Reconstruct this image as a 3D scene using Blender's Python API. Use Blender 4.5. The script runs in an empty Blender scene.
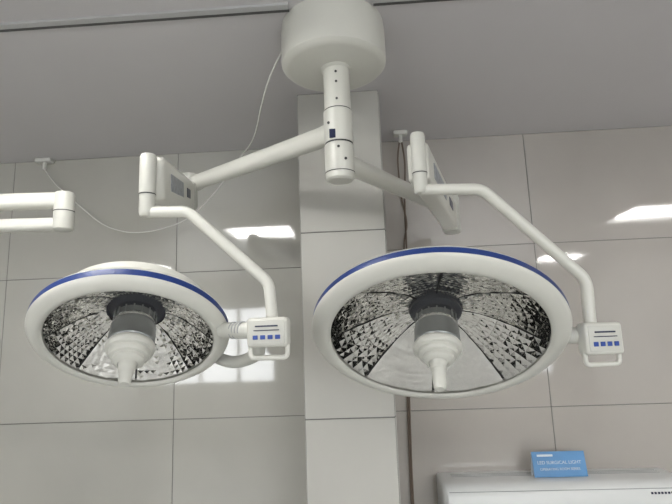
import bpy, bmesh, math, random
from mathutils import Vector, Matrix
random.seed(4)
S=bpy.context.scene
try:
    S.view_settings.view_transform='Standard'; S.view_settings.look='None'
except Exception: pass

# ---------------------------------------------------------------- materials
def mat(name,col,rough=.5,metal=0.,spec=.5,emit=None,es=0.,coat=0.,noise=None,bump=None):
    m=bpy.data.materials.new(name); m.use_nodes=True
    nt=m.node_tree; b=nt.nodes['Principled BSDF']
    b.inputs['Base Color'].default_value=(*col,1); b.inputs['Roughness'].default_value=rough
    b.inputs['Metallic'].default_value=metal; b.inputs['Specular IOR Level'].default_value=spec
    b.inputs['Coat Weight'].default_value=coat; b.inputs['Coat Roughness'].default_value=.05
    if emit: b.inputs['Emission Color'].default_value=(*emit,1); b.inputs['Emission Strength'].default_value=es
    if noise or bump:
        tc=nt.nodes.new('ShaderNodeTexCoord'); n=nt.nodes.new('ShaderNodeTexNoise')
        nt.links.new(tc.outputs['Object'],n.inputs['Vector'])
    if noise:
        sc,amt=noise; n.inputs['Scale'].default_value=sc; n.inputs['Detail'].default_value=5
        cr=nt.nodes.new('ShaderNodeValToRGB')
        cr.color_ramp.elements[0].position=.3; cr.color_ramp.elements[1].position=.7
        cr.color_ramp.elements[0].color=(*[c*(1-amt) for c in col],1)
        cr.color_ramp.elements[1].color=(*[min(1,c*(1+amt)) for c in col],1)
        nt.links.new(n.outputs['Fac'],cr.inputs['Fac']); nt.links.new(cr.outputs['Color'],b.inputs['Base Color'])
    if bump:
        sc,st=bump
        n2=nt.nodes.new('ShaderNodeTexNoise'); n2.inputs['Scale'].default_value=sc
        nt.links.new(tc.outputs['Object'],n2.inputs['Vector'])
        bp=nt.nodes.new('ShaderNodeBump'); bp.inputs['Strength'].default_value=st; bp.inputs['Distance'].default_value=.01
        nt.links.new(n2.outputs['Fac'],bp.inputs['Height']); nt.links.new(bp.outputs['Normal'],b.inputs['Normal'])
    return m
M_enamel=mat('cream_enamel',(.66,.655,.60),.32,spec=.5,noise=(3,.02))
M_enamel2=mat('cream_enamel_soft',(.58,.578,.53),.42,noise=(3,.02))
M_blue=mat('blue_band',(.012,.038,.18),.35)
M_seam=mat('dark_seam',(.05,.05,.05),.6)
M_grey=mat('grey_plastic',(.33,.34,.34),.45,noise=(6,.04))
M_label=mat('printed_label',(.30,.32,.35),.35,noise=(60,.35))
M_navy=mat('navy_plastic',(.01,.015,.05),.35)
M_collar=mat('dark_collar',(.05,.055,.075),.3,noise=(10,.1))
M_btn=mat('blue_button',(.02,.06,.30),.4)
M_mirror=mat('facet_mirror',(1.,.99,.955),.03,metal=1.)
M_groove=mat('petal_groove',(.03,.03,.035),.4)
M_chrome=mat('collar_chrome',(.6,.6,.58),.25,metal=.8)
M_frost=mat('frosted_housing',(.40,.42,.42),.2,noise=(20,.05),coat=.7)
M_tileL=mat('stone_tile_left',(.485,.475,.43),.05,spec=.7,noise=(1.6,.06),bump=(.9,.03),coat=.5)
M_tileR=mat('stone_tile_right',(.445,.415,.38),.05,spec=.7,noise=(1.6,.06),bump=(.9,.03),coat=.5)  # same wall tile as left; darker, browner base colour paints in the different lighting
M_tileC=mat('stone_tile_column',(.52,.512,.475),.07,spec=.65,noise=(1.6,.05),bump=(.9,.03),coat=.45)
M_grout=mat('tile_joint',(.16,.155,.15),.8)
M_ceil=mat('ceiling_paint',(.63,.61,.62),.35,spec=.4,noise=(.8,.03))
M_wallp=mat('wall_paint',(.74,.735,.70),.6,noise=(1.5,.04))
M_floor=mat('vinyl_floor',(.52,.525,.51),.3,noise=(2,.08))
M_trim=mat('ceiling_strip_metal',(.10,.10,.10),.4,metal=.3)
M_trimw=mat('strip_white',(.5,.5,.5),.4)
M_frame=mat('window_frame_paint',(.7,.7,.7),.4)
M_tube=mat('fluorescent_tube',(1,1,1),.5,emit=(1,.985,.95),es=45)
M_ac=mat('ac_white_plastic',(.76,.77,.76),.28,noise=(2,.01))
M_acd=mat('ac_slot',(.06,.06,.06),.5)
M_wireW=mat('white_cable',(.70,.70,.66),.5)
M_wireB=mat('brown_cable',(.16,.12,.09),.5)
M_card=mat('card_blue',(.08,.25,.50),.4,noise=(9,.12))
M_cardw=mat('card_white',(.72,.78,.84),.5)
def glassmat():
    m=bpy.data.materials.new('cover_glass'); m.use_nodes=True; nt=m.node_tree
    for n in list(nt.nodes): nt.nodes.remove(n)
    o=nt.nodes.new('ShaderNodeOutputMaterial'); mx=nt.nodes.new('ShaderNodeMixShader')
    t=nt.nodes.new('ShaderNodeBsdfTransparent'); t.inputs[0].default_value=(.99,.99,.99,1)
    g=nt.nodes.new('ShaderNodeBsdfGlossy'); g.inputs['Roughness'].default_value=.03
    fr=nt.nodes.new('ShaderNodeFresnel'); fr.inputs[0].default_value=1.3
    nt.links.new(fr.outputs[0],mx.inputs[0]); nt.links.new(t.outputs[0],mx.inputs[1]); nt.links.new(g.outputs[0],mx.inputs[2]); nt.links.new(mx.outputs[0],o.inputs[0])
    return m
M_glass=glassmat()

# ---------------------------------------------------------------- mesh helpers
def add(name,verts,faces,mats,fm=None,smooth=True,parent=None,M=None,auto=35):
    me=bpy.data.meshes.new(name); me.from_pydata([tuple(v) for v in verts],[],faces)
    for m in (mats if isinstance(mats,(list,tuple)) else [mats]): me.materials.append(m)
    if fm:
        for p,i in zip(me.polygons,fm): p.material_index=i
    bm=bmesh.new(); bm.from_mesh(me); bmesh.ops.recalc_face_normals(bm,faces=bm.faces); bm.to_mesh(me); bm.free()
    if smooth:
        for p in me.polygons: p.use_smooth=True
        try: me.set_sharp_from_angle(angle=math.radians(auto))
        except Exception: pass
    o=bpy.data.objects.new(name,me); bpy.context.collection.objects.link(o)
    if parent: o.parent=parent
    if M is not None: o.matrix_local=M
    return o
def empty(name,parent=None,M=None):
    o=bpy.data.objects.new(name,None); o.empty_display_size=.05; bpy.context.collection.objects.link(o)
    if parent: o.parent=parent
    if M is not None: o.matrix_local=M
    return o
def lathe(name,prof,mats,seg=64,parent=None,M=None,smooth=True,auto=35):
    V=[];Fc=[];fm=[]
    rows=[]
    for (r,z,*_) in prof:
        if r<1e-6: rows.append([len(V)]); V.append((0,0,z))
        else:
            rows.append(list(range(len(V),len(V)+seg)))
            for i in range(seg):
                a=2*math.pi*i/seg; V.append((r*math.cos(a),r*math.sin(a),z))
    for k in range(len(prof)-1):
        A,B=rows[k],rows[k+1]; mi=prof[k][2] if len(prof[k])>2 else 0
        for i in range(seg):
            j=(i+1)%seg
            if len(A)==1 and len(B)==1: continue
            if len(A)==1: Fc.append((A[0],B[j],B[i]))
            elif len(B)==1: Fc.append((A[i],A[j],B[0]))
            else: Fc.append((A[i],A[j],B[j],B[i]))
            fm.append(mi)
    return add(name,V,Fc,mats,fm,smooth,parent,M,auto)
def box(name,c,s,m,bev=.0,parent=None,M=None,seg=3,rot=None):
    bm=bmesh.new(); bmesh.ops.create_cube(bm,size=1)
    for v in bm.verts: v.co=Vector((v.co.x*s[0],v.co.y*s[1],v.co.z*s[2]))
    if bev>0: bmesh.ops.bevel(bm,geom=bm.edges[:],offset=bev,segments=seg,affect='EDGES',profile=.5)
    if rot is not None: bmesh.ops.transform(bm,matrix=rot.to_4x4(),verts=bm.verts)
    bmesh.ops.translate(bm,vec=Vector(c),verts=bm.verts)
    me=bpy.data.meshes.new(name); bm.to_mesh(me); bm.free(); me.materials.append(m)
    if bev>0:
        for p in me.polygons: p.use_smooth=True
        try: me.set_sharp_from_angle(angle=math.radians(35))
        except Exception: pass
    o=bpy.data.objects.new(name,me); bpy.context.collection.objects.link(o)
    if parent: o.parent=parent
    if M is not None: o.matrix_local=M
    return o
def axisM(p0,p1):
    p0=Vector(p0);p1=Vector(p1); q=(p1-p0).to_track_quat('Z','Y')
    return Matrix.Translation(p0)@q.to_matrix().to_4x4(),(p1-p0).length
def cyl(name,p0,p1,r,m,parent=None,seg=40,bev=.003,r2=None):
    Mx,L=axisM(p0,p1); r2=r if r2 is None else r2
    return lathe(name,[(0,0),(r-bev,0),(r-bev*.3,bev*.3),(r,bev),(r2,L-bev),(r2-bev*.3,L-bev*.3),(r2-bev,L),(0,L)],m,seg,parent,Mx)
def fillet(pts,rad,n=8):
    pts=[Vector(p) for p in pts]; out=[pts[0]]
    for i in range(1,len(pts)-1):
        a,b,c=pts[i-1],pts[i],pts[i+1]; u=(a-b).normalized(); w=(c-b).normalized()
        ang=u.angle(w); d=min(rad/math.tan(ang/2),(a-b).length*.45,(c-b).length*.45)
        s=b+u*d;e=b+w*d
        for k in range(n+1):
            t=k/n; out.append(s*(1-t)**2+b*2*t*(1-t)+e*t*t)
    out.append(pts[-1]); return out
def sweep(name,pts,r,m,parent=None,seg=20,closed=False,flat=1.0):
    pts=[Vector(p) for p in pts]; V=[];Fc=[];n=len(pts); up=None
    for i,p in enumerate(pts):
        if closed: t=(pts[(i+1)%n]-pts[i-1]).normalized()
        else: t=(pts[min(i+1,n-1)]-pts[max(i-1,0)]).normalized()
        if up is None:
            up=Vector((0,0,1)) if abs(t.z)<.9 else Vector((0,1,0))
        x=(up-t*up.dot(t)).normalized(); up=x; y=t.cross(x)
        for k in range(seg):
            a=2*math.pi*k/seg; V.append(p+x*(r*math.cos(a))+y*(r*flat*math.sin(a)))
    for i in range(n if closed else n-1):
        j=(i+1)%n
        for k in range(seg):
            l=(k+1)%seg; Fc.append((i*seg+k,i*seg+l,j*seg+l,j*seg+k))
    if not closed:
        Fc.append(tuple(range(seg))); Fc.append(tuple((n-1)*seg+k for k in range(seg)))
    return add(name,V,Fc,m,None,True,parent,None,50)
def spline(pts,n=10):
    P=[Vector(p) for p in pts]; P=[P[0]*2-P[1]]+P+[P[-1]*2-P[-2]]; out=[]
    for i in range(1,len(P)-2):
        a,b,c,d=P[i-1:i+3]
        for k in range(n):
            t=k/n; out.append(.5*((2*b)+(c-a)*t+(2*a-5*b+4*c-d)*t*t+(3*b-a-3*c+d)*t**3))
    out.append(P[-2]); return out

# ---------------------------------------------------------------- room
X0,X1,Y0,Y1,ZC=-3.6,3.4,-3.0,2.65,2.56
box('floor',((X0+X1)/2,(Y0+Y1)/2,-.05),(X1-X0+.4,Y1-Y0+.4,.1),M_floor)
box('ceiling',((X0+X1)/2,(Y0+Y1)/2,ZC+.05),(X1-X0+.4,Y1-Y0+.4,.1),M_ceil)
def slabs(name,rects,yface,mats,th=.02,gap=.004,back=None):
    bm=bmesh.new()
    for (xa,xb,za,zb,mi) in rects:
        vs=bmesh.ops.create_cube(bm,size=1)['verts']
        for v in vs: v.co=Vector(((xa+xb)/2+v.co.x*(xb-xa-gap),yface+th/2+v.co.y*th,(za+zb)/2+v.co.z*(zb-za-gap)))
        es=list({e for v in vs for e in v.link_edges})
        fs={f for v in vs for f in v.link_faces}
        for f in fs: f.material_index=mi
        bmesh.ops.bevel(bm,geom=es,offset=.0015,segments=1,affect='EDGES')
    xa,xb,ya,yb,za,zb,mi=back
    vs=bmesh.ops.create_cube(bm,size=1)['verts']
    for v in vs: v.co=Vector(((xa+xb)/2+v.co.x*(xb-xa),(ya+yb)/2+v.co.y*(yb-ya),(za+zb)/2+v.co.z*(zb-za)))
    for f in {f for v in vs for f in v.link_faces}: f.material_index=mi
    me=bpy.data.meshes.new(name); bm.to_mesh(me); bm.free()
    for m in mats: me.materials.append(m)
    o=bpy.data.objects.new(name,me); bpy.context.collection.objects.link(o); return o
rects=[]
xsL=[X0,-2.86,-1.92,-.99,-.12]; zsL=[0,.38,1.15,1.895,ZC]
for i in range(4):
    for k in range(4): rects.append((xsL[i],xsL[i+1],zsL[k],zsL[k+1],0))
xsR=[-.12,.88,1.80,2.72,X1]; zsR=[0,.38,1.157,1.965,ZC]
for i in range(4):
    for k in range(4): rects.append((xsR[i],xsR[i+1],zsR[k],zsR[k+1],1))
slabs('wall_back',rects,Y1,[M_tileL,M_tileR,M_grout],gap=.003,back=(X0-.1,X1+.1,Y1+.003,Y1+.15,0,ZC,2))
CX0,CX1,CY=-.252,.097,2.06
zc=[0,.47,1.212,1.949,ZC]
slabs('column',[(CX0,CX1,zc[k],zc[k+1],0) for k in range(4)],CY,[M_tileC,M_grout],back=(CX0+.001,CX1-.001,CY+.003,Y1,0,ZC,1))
for k in range(4):
    for sx,xx in ((0,CX0-.004),(1,CX1-.006)):
        o=box('side_cladding_%d_%d'%(k,sx),(xx+.005,(CY+Y1)/2+.012,(zc[k]+zc[k+1])/2),(.010,Y1-CY-.03,zc[k+1]-zc[k]-.004),M_tileC,.001,seg=1)
        o.parent=bpy.data.objects['column']
# side walls
def wallwithholes(name,axis,pos,a0,a1,holes,m,th=.12):
    parts=[];cur=a0
    for (a,b,z0,z1) in holes:
        parts.append((cur,a,0,ZC)); 
        if z0>0: parts.append((a,b,0,z0))
        parts.append((a,b,z1,ZC)); cur=b
    parts.append((cur,a1,0,ZC))
    bm=bmesh.new()
    for (a,b,z0,z1) in parts:
        vs=bmesh.ops.create_cube(bm,size=1)['verts']
        for v in vs:
            u=(a+b)/2+v.co.x*(b-a); w=pos+v.co.y*th; z=(z0+z1)/2+v.co.z*(z1-z0)
            v.co=Vector((u,w,z)) if axis=='x' else Vector((w,u,z))
    me=bpy.data.meshes.new(name); bm.to_mesh(me); bm.free(); me.materials.append(m)
    o=bpy.data.objects.new(name,me); bpy.context.collection.objects.link(o)
W1=(-3.3,-1.45,.9,2.15); W2=(.7,2.9,.9,2.15)
wallwithholes('wall_front','x',Y0-.06,X0-.1,X1+.1,[W1,W2],M_wallp)
wallwithholes('wall_left','y',X0-.06,Y0,Y1,[],M_wallp)
wallwithholes('wall_right','y',X1+.06,Y0,Y1,[],M_wallp)
def window(name,axis,pos,a,b,z0,z1):
    e=empty(name)
    def bx(n,u0,u1,za,zb):
        c=((u0+u1)/2,pos,(za+zb)/2); s=(u1-u0,.06,zb-za)
        if axis=='y': c=(c[1],c[0],c[2]); s=(s[1],s[0],s[2])
        box(n,c,s,M_frame,parent=e)
    t=.05
    bx('frame_bottom',a,b,z0,z0+t); bx('frame_top',a,b,z1-t,z1); bx('frame_side_1',a,a+t,z0+t,z1-t); bx('frame_side_2',b-t,b,z0+t,z1-t)
    for q in (.333,.667):
        xm=a+(b-a)*q; bx('mullion',xm-.025,xm+.025,z0+t,z1-t)
    bx('transom',a+t,b-t,z0+(z1-z0)*.68,z0+(z1-z0)*.68+.04)
window('window_1','x',Y0-.06,*W1); window('window_2','x',Y0-.06,*W2)
# ceiling joint strip
def strip(n,xa,xb):
    e=empty(n)
    box('metal_strip',((xa+xb)/2,1.482,ZC-.003),(xb-xa,.016,.006),M_trim,parent=e)
    box('white_edge',((xa+xb)/2,1.462,ZC-.004),(xb-xa,.024,.008),M_trimw,parent=e)
strip('trim_1',X0,-.20); strip('trim_2',.07,X1)
# fluorescent fixtures
def fixture(x,y,i):
    e=empty('ceiling_light' if i==0 else 'ceiling_light.%03d'%i)
    h=.07;w=.6
    box('tray',(x,y,ZC-.004),(w,w,.008),M_frame,parent=e)
    for sx in(-1,1): box('rim_a',(x+sx*(w/2-.01),y,ZC-h/2-.004),(.02,w,h-.008),M_frame,parent=e)
    for sy in(-1,1): box('rim_b',(x,y+sy*(w/2-.01),ZC-h/2-.004),(w-.04,.02,h-.008),M_frame,parent=e)
    for k in(-1,0,1): cyl('tube',(x-.27,y+k*.18,ZC-.035),(x+.27,y+k*.18,ZC-.035),.016,M_tube,e,16)
for i,(x,y) in enumerate([(-.9,.78),(2.5,.85),(.9,-1.4),(-2.7,-1.0),(2.6,-1.6)]): fixture(x,y,i)

# ---------------------------------------------------------------- surgical light (double dome)
SL=empty('surgical_light')
cx,cy=-.068,1.60
T=lambda x,y,z: Matrix.Translation((x,y,z))
CH=.155
lathe('ceiling_canopy',[(0,0),(.045,0),(.148,.0),(.164,.004),(.174,.014),(.176,.03),(.175,CH-.026),(.172,CH),(0,CH)],M_enamel,96,SL,T(cx,cy,ZC-CH))
tx,ty=-.061,1.6
lathe('drop_tube',[(.052,.160),(.052,.150),(.044,.145),(.044,.0),(0,0)],M_enamel,48,SL,T(tx,ty,2.252))
for z in (2.28,2.34,2.375):
    cyl('screw',(tx,ty-.040,z),(tx,ty-.0465,z),.004,M_seam,SL,12,bev=.0005)
lathe('joint_upper',[(0,.112),(.044,.112),(.048,.108),(.048,.004),(.046,0),(0,0)],M_enamel,48,SL,T(tx,ty,2.141))
lathe('joint_seam_1',[(.0445,.003),(.0445,0)],M_seam,48,SL,T(tx,ty,2.2525))
lathe('joint_lower',[(0,.122),(.045,.122),(.048,.118),(.048,.02),(.045,.006),(.038,0),(0,0)],M_enamel,48,SL,T(tx,ty,2.014))
lathe('joint_seam_2',[(.0455,.006),(.0455,0)],M_seam,48,SL,T(tx,ty,2.1355))
lathe('joint_seam_3',[(.0485,.003),(.0485,0)],M_seam,48,SL,T(tx,ty,2.038))
for (ax,az) in ((-.028,2.20),(.0,2.115),(.02,2.075)):
    cyl('bolt',(tx+ax,ty-math.sqrt(.048**2-ax**2)+.004,az),(tx+ax*1.1,ty-math.sqrt(.048**2-ax**2)-.002,az),.0045,M_seam,SL,12,bev=.0005)
box('brand_plate',(tx-.018,ty-.0455,2.160),(.020,.006,.03),M_navy,.001,SL,seg=1)

def arm(name,p0,p1,r0,r1):
    Mx,L=axisM(p0,p1); 
    lathe(name,[(0,0),(r0,0),(r0,.03),(r0*.96,.04),(r1*.98,L-.06),(r1*1.08,L-.055),(r1*1.08,L-.004),(r1,L),(0,L)],M_enamel,40,SL,Mx)
LF=Vector((-.71,2.04,2.175)); RF=Vector((.362,2.20,2.065))
arm('left_extension_arm',(tx-.02,ty+.012,2.183),LF,.036,.031)
arm('right_extension_arm',(tx+.02,ty+.03,2.082),RF,.034,.030)
def spring(name,near,far,w,h,post_top,post_bot,far_z0,far_z1):
    e=empty(name,SL)
    near=Vector(near);far=Vector(far)
    d=(far-near); L=d.length; t=d.normalized()
    side=t.cross(Vector((0,0,1))).normalized(); up=side.cross(t)
    R=Matrix((side,t,up)).transposed()
    box('beam',near+d/2,(w,L,h),M_enamel,.012,e,rot=R)
    box('beam_cover',near+d*.5+up*(h*.5-.002),(w*.75,L*.9,.012),M_enamel2,.004,e,rot=R)
    box('beam_end_collar',near+d*.93,(w*1.08,L*.07,h*1.06),M_enamel2,.008,e,rot=R)
    for s in (-1,1):
        box('type_label',near+d*.30+side*(s*(w/2+.0005)),(.003,L*.34,h*.42),M_label,.0005,e,rot=R,seg=1)
        box('slot',near+d*.66+side*(s*(w/2+.0005)),(.003,L*.12,h*.28),M_navy,.0005,e,rot=R,seg=1)
    px,py=near.x,near.y-.03
    zt,zb=post_top,post_bot
    lathe('spindle',[(0,0),(.014,0),(.018,.004),(.0195,.012),(.0195,.055),(.020,.057),(.0205,.06),(.0205,zt-zb-.006),(.018,zt-zb),(0,zt-zb)],[M_enamel2],32,e,T(px,py,zb))
    lathe('spindle_seam',[(.0207,.003),(.0207,0)],M_seam,32,e,T(px,py,zb+.056))
    lathe('far_knuckle',[(0,0),(.028,0),(.036,.006),(.037,.02),(.037,far_z1-far_z0-.015),(.032,far_z1-far_z0),(0,far_z1-far_z0)],M_enamel2,32,e,T(far.x,far.y,far_z0))
    return e
spring('left_spring_arm',(-.533,1.25,1.935),(-.71,2.03,2.115),.060,.115,1.988,1.826,2.07,2.215)
spring('right_spring_arm',(.168,1.41,2.000),(.385,2.17,2.00),.062,.115,2.070,1.896,1.94,2.11)
# yokes
sweep('left_yoke',fillet([(-.533,1.22,1.838),(-.428,1.22,1.834),(-.228,1.22,1.648),(-.219,1.22,1.54)],.05),.0140,M_enamel,SL)
sweep('right_yoke',fillet([(.168,1.38,1.907),(.334,1.38,1.900),(.582,1.38,1.640),(.578,1.38,1.50)],.06),.0155,M_enamel,SL)

def control(name,c,yaw,w,h,side):
    e=empty(name,SL,Matrix.Translation(c)@Matrix.Rotation(yaw,4,'Z'))
    box('case',(0,0,0),(w,.04,h),M_enamel,.009,e)
    box('front_panel',(0,-.020,0),(w*.86,.004,h*.80),M_enamel2,.0015,e,seg=2)
    box('display_strip',(.0,-.0225,h*.20),(w*.55,.002,h*.05),M_navy,.0004,e,seg=1)
    box('display_strip_2',(.0,-.0225,h*.06),(w*.62,.002,h*.03),M_navy,.0004,e,seg=1)
    for k in range(4):
        box('button_%d'%(k+1),(w*(-.27+.18*k),-.0225,-h*.17),(w*.12,.003,h*.14),M_btn,.0006,e,seg=1)
    z0=-h*.35;z1=-h*.5-.024;hw=w*.45
    pts=fillet([(-hw*side,.0,z0),(-hw*side,.0,z1),(hw*side,.0,z1),(hw*side,.0,z0+.02)],.012,5)
    sweep('bow_handle',pts,.006,M_enamel,e,12)
control('left_control_box',(-.226,1.20,1.530),math.radians(-4),.097,.068,1)
control('right_control_box',(.590,1.36,1.487),math.radians(12),.104,.080,1)

def lamp(name,c,head,tilt,roll,R,lip,hl,k0):
    Mx=Matrix.Translation(c)@Matrix.Rotation(math.radians(head),4,'Z')@Matrix.Rotation(math.radians(roll),4,'Y')@Matrix.Rotation(math.radians(-tilt),4,'X')
    e=empty(name,SL,Mx); a=R-lip
    prof=[(a-.004,.012,0),(a-.003,.002,0),(a+.004,-.003,0),(a+lip*.3,-.004,0),(a+lip*.6,.000,0),(a+lip*.85,.006,0),(R-.003,.010,0),(R,.014,0),(R+.0006,.016,1),(R+.0006,.032,0),(R-.001,.034,0),(R-.006,.042,0),(R-.018,.051,0),(R-.045,.068,0),(R*.78,.100,0),(R*.6,.135,0),(R*.4,.156,0),(R*.2,.168,0),(0,.172,0)]
    lathe('dome_housing',prof,[M_enamel,M_blue],128,e)
    # petal reflector: 8 convex petals, each a grid of small bulged facets, with dark grooves between
    npet,nc,nr=8,8,11; V=[];Fc=[]; fm=[]
    rin=.070; D=.100 if R>.3 else .086
    def zprof(r): 
        q=(r-rin)/(a-rin); return .004+D*(1-q**1.45)
    for p in range(npet):
        a0=2*math.pi*(p+.5)/npet; half=math.pi/npet*.965
        base=len(V)
        for j in range(nr+1):
            r=rin+(a-.003-rin)*(j/nr)**.85
            for i in range(nc+1):
                u=-1+2*i/nc; th=a0+half*u
                crown=.012*(r/.28)*(1-u*u)*math.sin(math.pi*min(1,.15+.85*j/nr))
                V.append((r*math.cos(th),r*math.sin(th),zprof(r)-crown+random.uniform(-.0014,.0014)))
        for j in range(nr):
            for i in range(nc):
                A=base+j*(nc+1)+i;B=A+1;C2=A+nc+2;D2=A+nc+1
                cen=(Vector(V[A])+Vector(V[B])+Vector(V[C2])+Vector(V[D2]))/4+Vector((0,0,-.0014))
                q=len(V); V.append(tuple(cen))
                for s in ((A,B),(B,C2),(C2,D2),(D2,A)): Fc.append((s[0],s[1],q))
    add('facet_reflector',V,Fc,M_mirror,None,False,e)
    lathe('reflector_backing',[(a-.004,.012)]+[(rin+(a-.006-rin)*(1-k/8),zprof(rin+(a-.006-rin)*(1-k/8))+.006) for k in range(1,9)]+[(.02,D+.012)],M_groove,64,e)
    lathe('cover_glass',[(a-.002,.001),(a*.5,-.001),(.046,-.001)],M_glass,96,e)
    lathe('bulb_collar',[(.070,D+.008),(.070,.095),(.066*k0,.090),(.058*k0,.086),(.056*k0,.076)],M_collar,48,e)
    lathe('bulb_housing',[(.054*k0,.086,0),(.056*k0,.060,1),(.0575*k0,.057,1),(.0575*k0,.050,0),(.060*k0,.048,0),(.062*k0,.040,0),(.062*k0,.002,0),(.058*k0,-.004,0)],[M_frost,M_chrome],48,e)
    for k in range(16):
        an=2*math.pi*k/16; rr=.0575*k0
        box('housing_rib',(rr*math.cos(an),rr*math.sin(an),.068),(.004,.004,.022),M_frost,.0008,e,None,1,None)
    s=.030
    lathe('handle_mount',[(r_*k0,z_+s) for r_,z_ in [(.050,-.030),(.054,-.033),(.062,-.037),(.066,-.043),(.066,-.051),(.062,-.057),(.054,-.059),(.054,-.067),(.050,-.072),(.042,-.074),(.042,-.082),(.036,-.088),(.026,-.091)]],M_enamel,56,e)
    lathe('sterile_handle',[(.027*k0,-.086+s),(.023*k0,-.094+s),(.0215*k0,-.103+s),(.0215*k0,-.110+s),(.0185*k0,-.114+s),(.0175*k0,-hl+.02),(.0155*k0,-hl+.004),(.012*k0,-hl),(0,-hl)],M_enamel,40,e)
    return e,Mx
lamp('right_lamp_head',(.184,1.38,1.491),-4,33,3.0,.331,.048,.134,.96)
lamp('left_lamp_head',(-.562,1.22,1.519),18,33,3.0,.229,.035,.112,.86)
# axles between lamp heads and yokes
cyl('left_axle',(-.350,1.24,1.540),(-.262,1.205,1.535),.019,M_enamel2,SL)
for k in range(4): cyl('left_axle_ring',(-.318+k*.008,1.229-k*.0034,1.5385),(-.314+k*.008,1.2273-k*.0034,1.5382),.0205,M_grey,SL,bev=.0008)
cyl('right_axle',(.495,1.385,1.500),(.560,1.375,1.495),.021,M_enamel2,SL)
sweep('left_rear_bracket',spline([(-.262,1.235,1.52),(-.275,1.30,1.48),(-.36,1.38,1.46),(-.45,1.42,1.49)]),.016,M_enamel2,SL)

# ---------------------------------------------------------------- second mount at the left edge
S2=empty('surgical_light_arm')
lathe('canopy',[(0,0),(.15,0),(.165,.01),(.17,.03),(.17,.12),(0,.12)],M_enamel,64,S2,T(-1.78,1.5,ZC-.12))
cyl('drop_tube',(-1.78,1.5,1.86),(-1.78,1.5,ZC-.115),.042,M_enamel,S2)
box('upper_link',(-1.345,1.5,1.976),(.86,.05,.048),M_enamel,.014,S2,rot=Matrix.Rotation(math.radians(1.2),3,'Y'))
box('lower_link',(-1.345,1.5,1.900),(.86,.045,.040),M_enamel,.014,S2,rot=Matrix.Rotation(math.radians(1.2),3,'Y'))
lathe('end_knuckle',[(0,0),(.022,0),(.029,.006),(.030,.02),(.030,.115),(.026,.122),(0,.122)],M_enamel2,32,S2,T(-.918,1.5,1.869))
lathe('knuckle_seam',[(.0305,.003),(.0305,0)],M_seam,32,S2,T(-.918,1.5,1.929))

# ---------------------------------------------------------------- cables
c1=empty('ceiling_hook'); box('plate',(-1.73,2.62,ZC-.012),(.09,.05,.024),M_wireW,.006,c1); cyl('pin',(-1.73,2.62,ZC-.06),(-1.73,2.62,ZC-.02),.01,M_wireW,c1)
c2=empty('ceiling_hook.001'); box('plate',(.22,2.52,ZC-.012),(.07,.05,.024),M_wireW,.006,c2); cyl('pin',(.22,2.52,ZC-.06),(.22,2.52,ZC-.02),.01,M_wireW,c2)
sweep('power_cable',spline([(-.236,1.6,2.50),(-.30,1.68,2.44),(-.353,1.8,2.40),(-.44,2.05,2.37),(-.56,2.3,2.38),(-.72,2.45,2.27),(-.883,2.55,2.17),(-1.05,2.58,2.12),(-1.224,2.6,2.115),(-1.38,2.61,2.17),(-1.516,2.615,2.28),(-1.65,2.62,2.40),(-1.73,2.62,2.50)]),.0032,M_wireW,SL,10)
w=empty('wall_cable')
sweep('strand_1',spline([(.225,2.52,2.51),(.240,2.58,2.40),(.232,2.625,2.2),(.228,2.632,2.0),(.22,2.635,1.7),(.20,2.635,1.3),(.188,2.635,.9),(.186,2.635,.5)]),.0045,M_wireB,w,10)
sweep('strand_2',spline([(.215,2.52,2.51),(.205,2.58,2.42),(.215,2.625,2.25),(.236,2.632,2.1),(.215,2.632,1.98),(.205,2.635,1.7),(.19,2.635,1.3),(.180,2.635,.9),(.176,2.635,.5)]),.004,M_wireB,w,10)

# ---------------------------------------------------------------- air conditioner
AC=empty('air_conditioner')
ax0,ax1,az1=.305,1.36,.868
def acbody():
    prof=[(2.65,az1),(2.47,az1),(2.445,az1-.006),(2.425,az1-.022),(2.415,az1-.05),(2.41,az1-.16),(2.42,az1-.22),(2.46,az1-.27),(2.55,az1-.29),(2.65,az1-.29)]
    V=[];Fc=[];xs=[(ax0,.86),(ax0+.006,.95),(ax0+.02,1.0),(ax1-.02,1.0),(ax1-.006,.95),(ax1,.86)]
    n=len(prof)
    for x,s in xs:
        for y,z in prof: V.append((x,2.65+(y-2.65)*s,(az1-.145)+(z-(az1-.145))*(s*.5+.5)))
    for i in range(len(xs)-1):
        for k in range(n-1): Fc.append((i*n+k,i*n+k+1,(i+1)*n+k+1,(i+1)*n+k))
    Fc.append(tuple(range(n))); Fc.append(tuple((len(xs)-1)*n+k for k in range(n)))
    for i in range(len(xs)-1): Fc.append((i*n,(i+1)*n,(i+1)*n+n-1,i*n+n-1))
    add('body',V,Fc,M_ac,None,True,AC,None,40)
acbody()
for k in range(3): box('intake_slot_%d'%k,((ax0+ax1)/2,2.56+k*.022,az1+.0005),(ax1-ax0-.12,.004,.002),M_grey,parent=AC)
box('panel_seam',((ax0+ax1)/2,2.425,az1-.030),(ax1-ax0-.05,.008,.003),M_grey,parent=AC)
box('outlet',((ax0+ax1)/2,2.425,az1-.235),(ax1-ax0-.16,.03,.05),M_acd,.004,AC)
for k in range(7): box('logo_bar_%d'%k,(1.185+k*.014,2.4155,az1-.047),(.008,.006,.008),M_navy,parent=AC)
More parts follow.
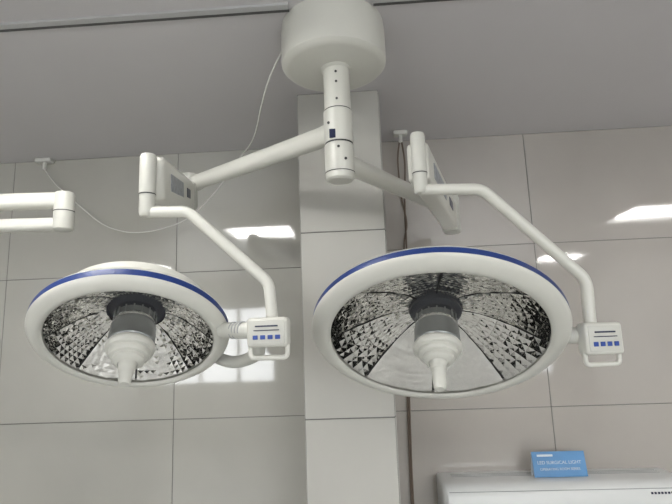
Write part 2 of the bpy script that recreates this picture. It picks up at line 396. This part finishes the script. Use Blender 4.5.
# card on top
CD=empty('product_sign')
Rt=Matrix.Rotation(math.radians(-12),3,'X')
box('card',(.845,2.52,az1+.055),(.235,.004,.108),M_card,parent=CD,rot=Rt)
box('card_back_leg',(.845,2.545,az1+.049),(.235,.004,.098),M_cardw,parent=CD,rot=Matrix.Rotation(math.radians(14),3,'X'))
def txt(s,x,z,size):
    cu=bpy.data.curves.new('lettering','FONT'); cu.body=s; cu.size=size; cu.extrude=.0006; cu.align_x='CENTER'; cu.materials.append(M_cardw)
    o=bpy.data.objects.new('lettering',cu); bpy.context.collection.objects.link(o); o.parent=CD
    off=(z-(az1+.055))
    o.matrix_local=Matrix.Translation((x,2.5165+math.sin(math.radians(12))*off-.0,az1+.055+off*math.cos(math.radians(12))))@Matrix.Rotation(math.radians(90-12),4,'X')
txt('LED SURGICAL LIGHT',.845,az1+.056,.020); txt('OPERATING ROOM SERIES',.845,az1+.030,.015); 
box('card_header',(.785,2.5245,az1+.092),(.07,.004,.009),M_cardw,parent=CD,rot=Rt)

# ---------------------------------------------------------------- lights / world
wd=bpy.data.worlds.new('daylight'); S.world=wd; wd.use_nodes=True
bg=wd.node_tree.nodes['Background']; bg.inputs[0].default_value=(.88,.94,1,1); bg.inputs[1].default_value=1.7
def area(name,loc,rot,sx,sy,P,col):
    l=bpy.data.lights.new(name,'AREA'); l.shape='RECTANGLE'; l.size=sx; l.size_y=sy; l.energy=P; l.color=col
    o=bpy.data.objects.new(name,l); o.location=loc; o.rotation_euler=rot; bpy.context.collection.objects.link(o)
area('window_daylight_1',(-2.37,Y0-.15,1.55),(math.radians(90),0,math.radians(-8)),1.8,1.25,44,(.97,.985,1))
area('window_daylight_2',(1.8,Y0-.15,1.55),(math.radians(90),0,0),2.1,1.25,50,(.97,.985,1))

# ---------------------------------------------------------------- camera
yaw=math.radians(3);pit=math.radians(10);r=math.radians(2.1)
F=Vector((-math.sin(yaw)*math.cos(pit),math.cos(yaw)*math.cos(pit),math.sin(pit)))
R0=Vector((math.cos(yaw),math.sin(yaw),0)); U0=R0.cross(F)
R=R0*math.cos(r)-U0*math.sin(r); U=U0*math.cos(r)+R0*math.sin(r)
Mc=Matrix((R,U,-F)).transposed().to_4x4(); Mc.translation=(0,0,1.5)
cd=bpy.data.cameras.new('camera'); cam=bpy.data.objects.new('camera',cd); bpy.context.collection.objects.link(cam)
cam.matrix_world=Mc; cd.lens=27.59; cd.sensor_width=36; cd.clip_start=.02
S.camera=cam
